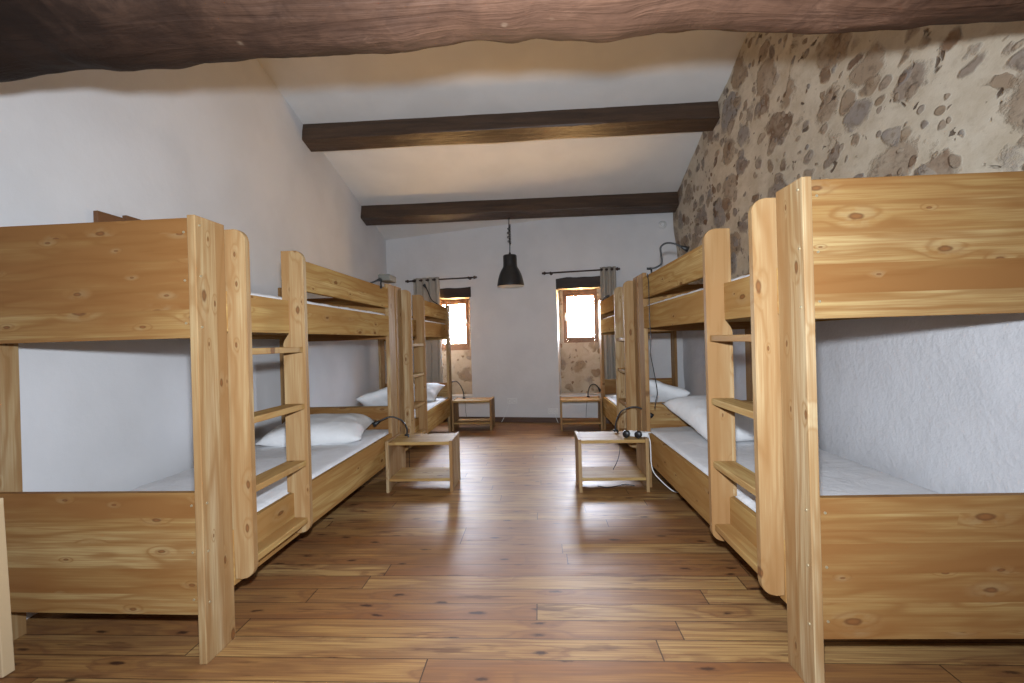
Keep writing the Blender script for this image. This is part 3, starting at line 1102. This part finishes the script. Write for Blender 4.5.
# ------------------------------------------------------------------ power strip, plugs, cables
e = tag(empty('power_strip', (0.735, 3.575, 0.385), math.radians(-24)), 'white power strip on the near right nightstand', 'power strip')
bm = bmesh.new()
box(bm, -0.115, 0.100, -0.026, 0.026, 0, 0.038, 0.008)
finish('housing', bm, 'white_plastic', e)
for x in (-0.06, 0.012, 0.07):
    bm = bmesh.new()
    bmesh.ops.create_cone(bm, cap_ends=True, segments=20, radius1=.019, radius2=.019, depth=.003, matrix=Matrix.Translation((x, 0, 0.0385)))
    finish('socket', bm, 'steel' if False else 'white_plastic', e)
inv = (Matrix.Translation((0.735, 3.575, 0.385)) @ Matrix.Rotation(math.radians(-24), 4, 'Z')).inverted()
wpts = [inv @ Vector(p) for p in ((0.823, 3.536, 0.402), (0.788, 3.475, 0.412), (0.790, 3.446, 0.370), (0.790, 3.436, 0.30), (0.791, 3.430, 0.215), (0.812, 3.425, 0.145), (0.90, 3.425, 0.05), (0.95, 3.42, 0.015), (1.0, 3.42, 0.006))]
wpts[0].y = 0; wpts[0].x = 0.095; wpts[0].z = 0.02
bm = bmesh.new()
tube(bm, smooth_path(wpts, 8), .0042, 8)
o = finish('cable', bm, 'white_plastic', e)
for (x, y), lab in (((0.640, 3.548), 'left of the two round black plugs in the white power strip'), ((0.722, 3.520), 'right of the two round black plugs in the white power strip')):
    pe = tag(empty('power_plug', (x, y, 0.412), math.radians(-24)), lab, 'plug', 'black plugs in the power strip')
    bm = bmesh.new()
    R1 = Matrix.Rotation(PI / 2, 4, 'X')
    rings_ = lathe(bm, [(0.0, -0.022), (0.018, -0.022), (0.025, -0.016), (0.027, 0.0), (0.027, 0.014), (0.02, 0.02), (0.0, 0.02)], 20)
    bmesh.ops.transform(bm, matrix=R1, verts=bm.verts)
    bmesh.ops.remove_doubles(bm, verts=bm.verts, dist=.0005)
    finish('plug_body', bm, 'black_plastic', pe, True)
    bm = bmesh.new()
    tube(bm, smooth_path([(0, -0.02, 0), (0.004, -0.032, -0.008), (0.01, -0.040, -0.022)], 6), .004, 8)
    finish('cord', bm, 'black_plastic', pe)

bm = bmesh.new()
tube(bm, smooth_path([(0.792, 3.402, 1.59), (0.790, 3.36, 1.50), (0.786, 3.345, 1.30), (0.792, 3.35, 1.10), (0.786, 3.35, 1.02), (0.808, 3.36, 0.90), (0.832, 3.37, 0.75), (0.822, 3.38, 0.68), (0.815, 3.385, 0.625)], 8), .003, 6)
tag(finish('lamp_cable', bm, 'black_plastic'), 'thin black cable hanging down the end post of the near right bunk', 'cable')
bm = bmesh.new()
tube(bm, smooth_path([(0.42, 3.60, 0.006), (0.48, 3.56, 0.006), (0.56, 3.59, 0.006), (0.63, 3.63, 0.006), (0.70, 3.60, 0.006)], 8), .004, 6)
tag(finish('lamp_cable', bm, 'black_plastic'), 'loose black cable lying on the floor under the near right nightstand', 'cable')

# ------------------------------------------------------------------ far wall fittings
def on_back(o):
    o.matrix_basis = MB_ @ o.matrix_basis
    return o


def outlet(x, z, label, wires):
    e = tag(empty('wall_outlet', (x, -0.0005, z)), label, 'outlet')
    on_back(e)
    bm = bmesh.new()
    box(bm, -0.068, 0.068, -0.014, 0.0, -0.04, 0.04, 0.005)
    finish('cover_plate', bm, 'white_plastic', e)
    for q in (-0.033, 0.033):
        bm = bmesh.new()
        rr = lathe(bm, [(0.024, 0.0), (0.022, 0.003), (0.020, -0.006), (0.0005, -0.006)], 24)
        bmesh.ops.transform(bm, matrix=Matrix.Translation((q, -0.015, 0)) @ Matrix.Rotation(PI / 2, 4, 'X'), verts=bm.verts)
        finish('socket', bm, 'plate_shade', e, True)
    for w in wires:
        bm = bmesh.new()
        tube(bm, smooth_path(w, 8), .0035, 6)
        finish('cord', bm, 'white_plastic', e)


plain('plate_shade', (0.55, 0.55, 0.54), 0.4)
outlet(-0.395, 0.297, 'white double outlet low on the far wall beside the left window nightstand', [[(-0.03, -0.02, -0.02), (-0.07, -0.03, -0.11), (-0.11, -0.03, -0.21), (-0.15, -0.05, -0.29)]])
outlet(0.175, 0.158, 'white outlet just above the skirting beside the right window nightstand', [[(0.02, -0.02, -0.02), (0.04, -0.03, -0.08), (0.07, -0.04, -0.153)]])

e = tag(empty('smoke_detector', (1.668, -0.001, 2.585)), 'round white smoke detector high on the far wall by the stone corner', 'smoke detector')
on_back(e)
bm = bmesh.new()
lathe(bm, [(0.0005, 0.030), (0.03, 0.030), (0.046, 0.022), (0.052, 0.0)], 28)
bmesh.ops.transform(bm, matrix=Matrix.Rotation(PI / 2, 4, 'X'), verts=bm.verts)
finish('housing', bm, 'white_plastic', e, True)
bm = bmesh.new()
lathe(bm, [(0.022, 0.0305), (0.026, 0.034), (0.030, 0.0305)], 24)
bmesh.ops.transform(bm, matrix=Matrix.Rotation(PI / 2, 4, 'X'), verts=bm.verts)
finish('vent_ring', bm, 'plate_shade', e, True)

# curtain rods and curtains
def rod(x0, x1, z, label, brackets):
    e = tag(empty('curtain_rod', (0, -0.075, z)), label, 'curtain rod', 'dark curtain rods over the windows')
    on_back(e)
    bm = bmesh.new()
    tube(bm, [(x0, 0, 0), (x1, 0, 0)], .0105, 12)
    finish('pole', bm, 'rod_metal', e)
    for x, sg in ((x0, -1), (x1, 1)):
        bm = bmesh.new()
        rr = [.012, .020, .024, .020, .012, .016, .010]
        tube(bm, [(x + sg * (i * .009 - .012), 0, 0) for i in range(7)], rr, 14)
        finish('finial', bm, 'rod_metal', e)
    for x in brackets:
        bm = bmesh.new()
        tube(bm, [(x, 0.0, 0), (x, 0.076, 0)], .006, 8)
        tube(bm, [(x - .008, 0, 0), (x + .008, 0, 0)], .017, 12)
        tube(bm, [(x, 0.068, 0), (x, 0.0755, 0)], .022, 12)
        finish('bracket', bm, 'rod_metal', e)


ROD_R = (0.125, 1.075, 2.038)
ROD_L = (-1.880, -0.880, 2.040)
rod(*ROD_L, 'dark curtain rod above the left window', (-1.80, -0.96))
rod(*ROD_R, 'dark curtain rod above the right window', (0.20, 1.015))


def curtain(x0, x1, ztop, zbot, folds, label, seed):
    bm = bmesh.new()
    n, m = folds * 14, 26
    rows = []
    for j in range(m + 1):
        z = ztop + (zbot - ztop) * j / m
        spread = 1.0 + 0.10 * j / m
        row_ = []
        for i in range(n + 1):
            t = i / n
            x = (x0 + x1) / 2 + (t - 0.5) * (x1 - x0) * spread
            amp = 0.026 + 0.010 * (j / m)
            y = amp * math.sin(t * folds * 2 * PI + 0.25 * math.sin(j * .3 + seed)) + 0.010 * noise.noise(Vector((t * 5, j * .12, seed)))
            row_.append(bm.verts.new((x, y, z)))
        rows.append(row_)
    for a, b in zip(rows, rows[1:]):
        for i in range(n):
            bm.faces.new((a[i], a[i + 1], b[i + 1], b[i])).smooth = True
    me = bpy.data.meshes.new('curtain')
    bm.to_mesh(me)
    bm.free()
    o = link('curtain', me, 'curtain_linen')
    md = o.modifiers.new('thickness', 'SOLIDIFY')
    md.thickness = 0.003
    o.location = (0, -0.075, 0)
    on_back(o)
    tag(o, label, 'curtain', 'grey-beige linen curtains')
    for i in range(folds * 2):
        t = (i + 0.5) / (folds * 2)
        bm = bmesh.new()
        x = x0 + (x1 - x0) * t
        lathe(bm, [(0.013, -0.003), (0.022, -0.003), (0.022, 0.003), (0.013, 0.003), (0.013, -0.003)], 18)
        bmesh.ops.transform(bm, matrix=Matrix.Translation((x, 0.0, ztop - 0.035)) @ Matrix.Rotation(PI / 2, 4, 'Y'), verts=bm.verts)
        finish('eyelet', bm, 'rod_metal', o, True)


curtain(-1.800, -1.400, ROD_L[2] + 0.035, 0.25, 4, 'grey-beige linen curtain drawn to the left of the left window', 1.0)
curtain(0.860, 1.060, ROD_R[2] + 0.035, 0.25, 3, 'grey-beige linen curtain drawn to the right of the right window', 4.0)

# ------------------------------------------------------------------ pendant lamp
LX, LY, LZ = -0.338, 5.985, 1.838
e = tag(empty('pendant_lamp', (LX, LY, LZ)), 'black bell-shaped pendant lamp hanging from the far beam', 'lamp')
bm = bmesh.new()
outer = [(0.172, 0.0), (0.173, 0.012), (0.168, 0.045), (0.158, 0.095), (0.142, 0.150), (0.120, 0.200), (0.100, 0.232), (0.090, 0.255), (0.088, 0.300), (0.088, 0.385), (0.080, 0.398), (0.03, 0.402), (0.012, 0.402)]
lathe(bm, outer, 48)
finish('shade', bm, 'black_enamel', e)
bm = bmesh.new()
inner = [(0.172, 0.0), (0.168, 0.002), (0.160, 0.050), (0.148, 0.098), (0.132, 0.150), (0.110, 0.198), (0.085, 0.240), (0.08, 0.30), (0.0005, 0.30)]
lathe(bm, inner, 48)
finish('shade_lining', bm, 'lamp_inside', e)
bm = bmesh.new()
lathe(bm, [(0.0005, 0.10), (0.025, 0.105), (0.042, 0.13), (0.046, 0.155), (0.038, 0.185), (0.018, 0.215), (0.018, 0.30)], 24)
finish('bulb', bm, 'white_plastic', e)
HOOK = 2.712 - LZ
bm = bmesh.new()
tube(bm, [(0, 0, 0.40), (0, 0, 0.43)], .014, 10)
tube(bm, [(0, 0, 0.42), (0.003, 0, 0.52), (-0.004, 0, HOOK - 0.20), (0, 0, HOOK)], .0055, 8)
# slack cord looped beside the chain
loop = []
for i in range(40):
    a = i / 39
    loop.append((0.016 * math.sin(a * PI * 9) - 0.012 * math.sin(a * PI), 0.012 * math.cos(a * PI * 9), 0.535 + (HOOK - 0.63) * a))
tube(bm, loop, .0045, 6)
finish('cord', bm, 'black_plastic', e)
bm = bmesh.new()
for i in range(11):
    z = 0.56 + i * 0.022
    if z > HOOK - 0.03: break
    c = [(0.008 * math.cos(a) if i % 2 == 0 else 0.0, 0.0 if i % 2 == 0 else 0.008 * math.cos(a), z + 0.015 * math.sin(a)) for a in [2 * PI * q / 14 for q in range(15)]]
    tube(bm, [(x + 0.012, y, zz) for x, y, zz in c], .0022, 6)
finish('chain', bm, 'black_plastic', e)
bm = bmesh.new()
tube(bm, smooth_path([(0, 0, HOOK - 0.02), (0.012, 0, HOOK - 0.008), (0.004, 0, HOOK + 0.010), (0, 0, HOOK + 0.03)], 6), .003, 8)
finish('hook', bm, 'black_plastic', e)

# ------------------------------------------------------------------ small things by the left wall
for y0, y1, z0, z1, lab in ((2.225, 2.385, 1.62, 1.848, 'nearer dark brown board on the left wall above the near left bunk'),
                            (2.390, 3.10, 1.62, 1.868, 'longer dark brown board on the left wall, showing just past the nearer one')):
    bm = bmesh.new()
    box(bm, XL + 0.001, XL + 0.026, y0, y1, z0, z1, 0.003)
    tag(finish('wall_board', bm, 'shelf_wood'), lab, 'board')

bm = bmesh.new()
box(bm, -0.052, 0.0, -0.02, 0.02, 0.0, 0.62, 0.003)
o = finish('loose_board', bm, 'pale_board')
o.matrix_basis = Matrix.Translation((-1.903, 1.545, 0.004)) @ Matrix.Rotation(math.radians(-2.4), 4, 'Y')
tag(o, 'pale board leaning by the near left bunk at the picture edge', 'board')
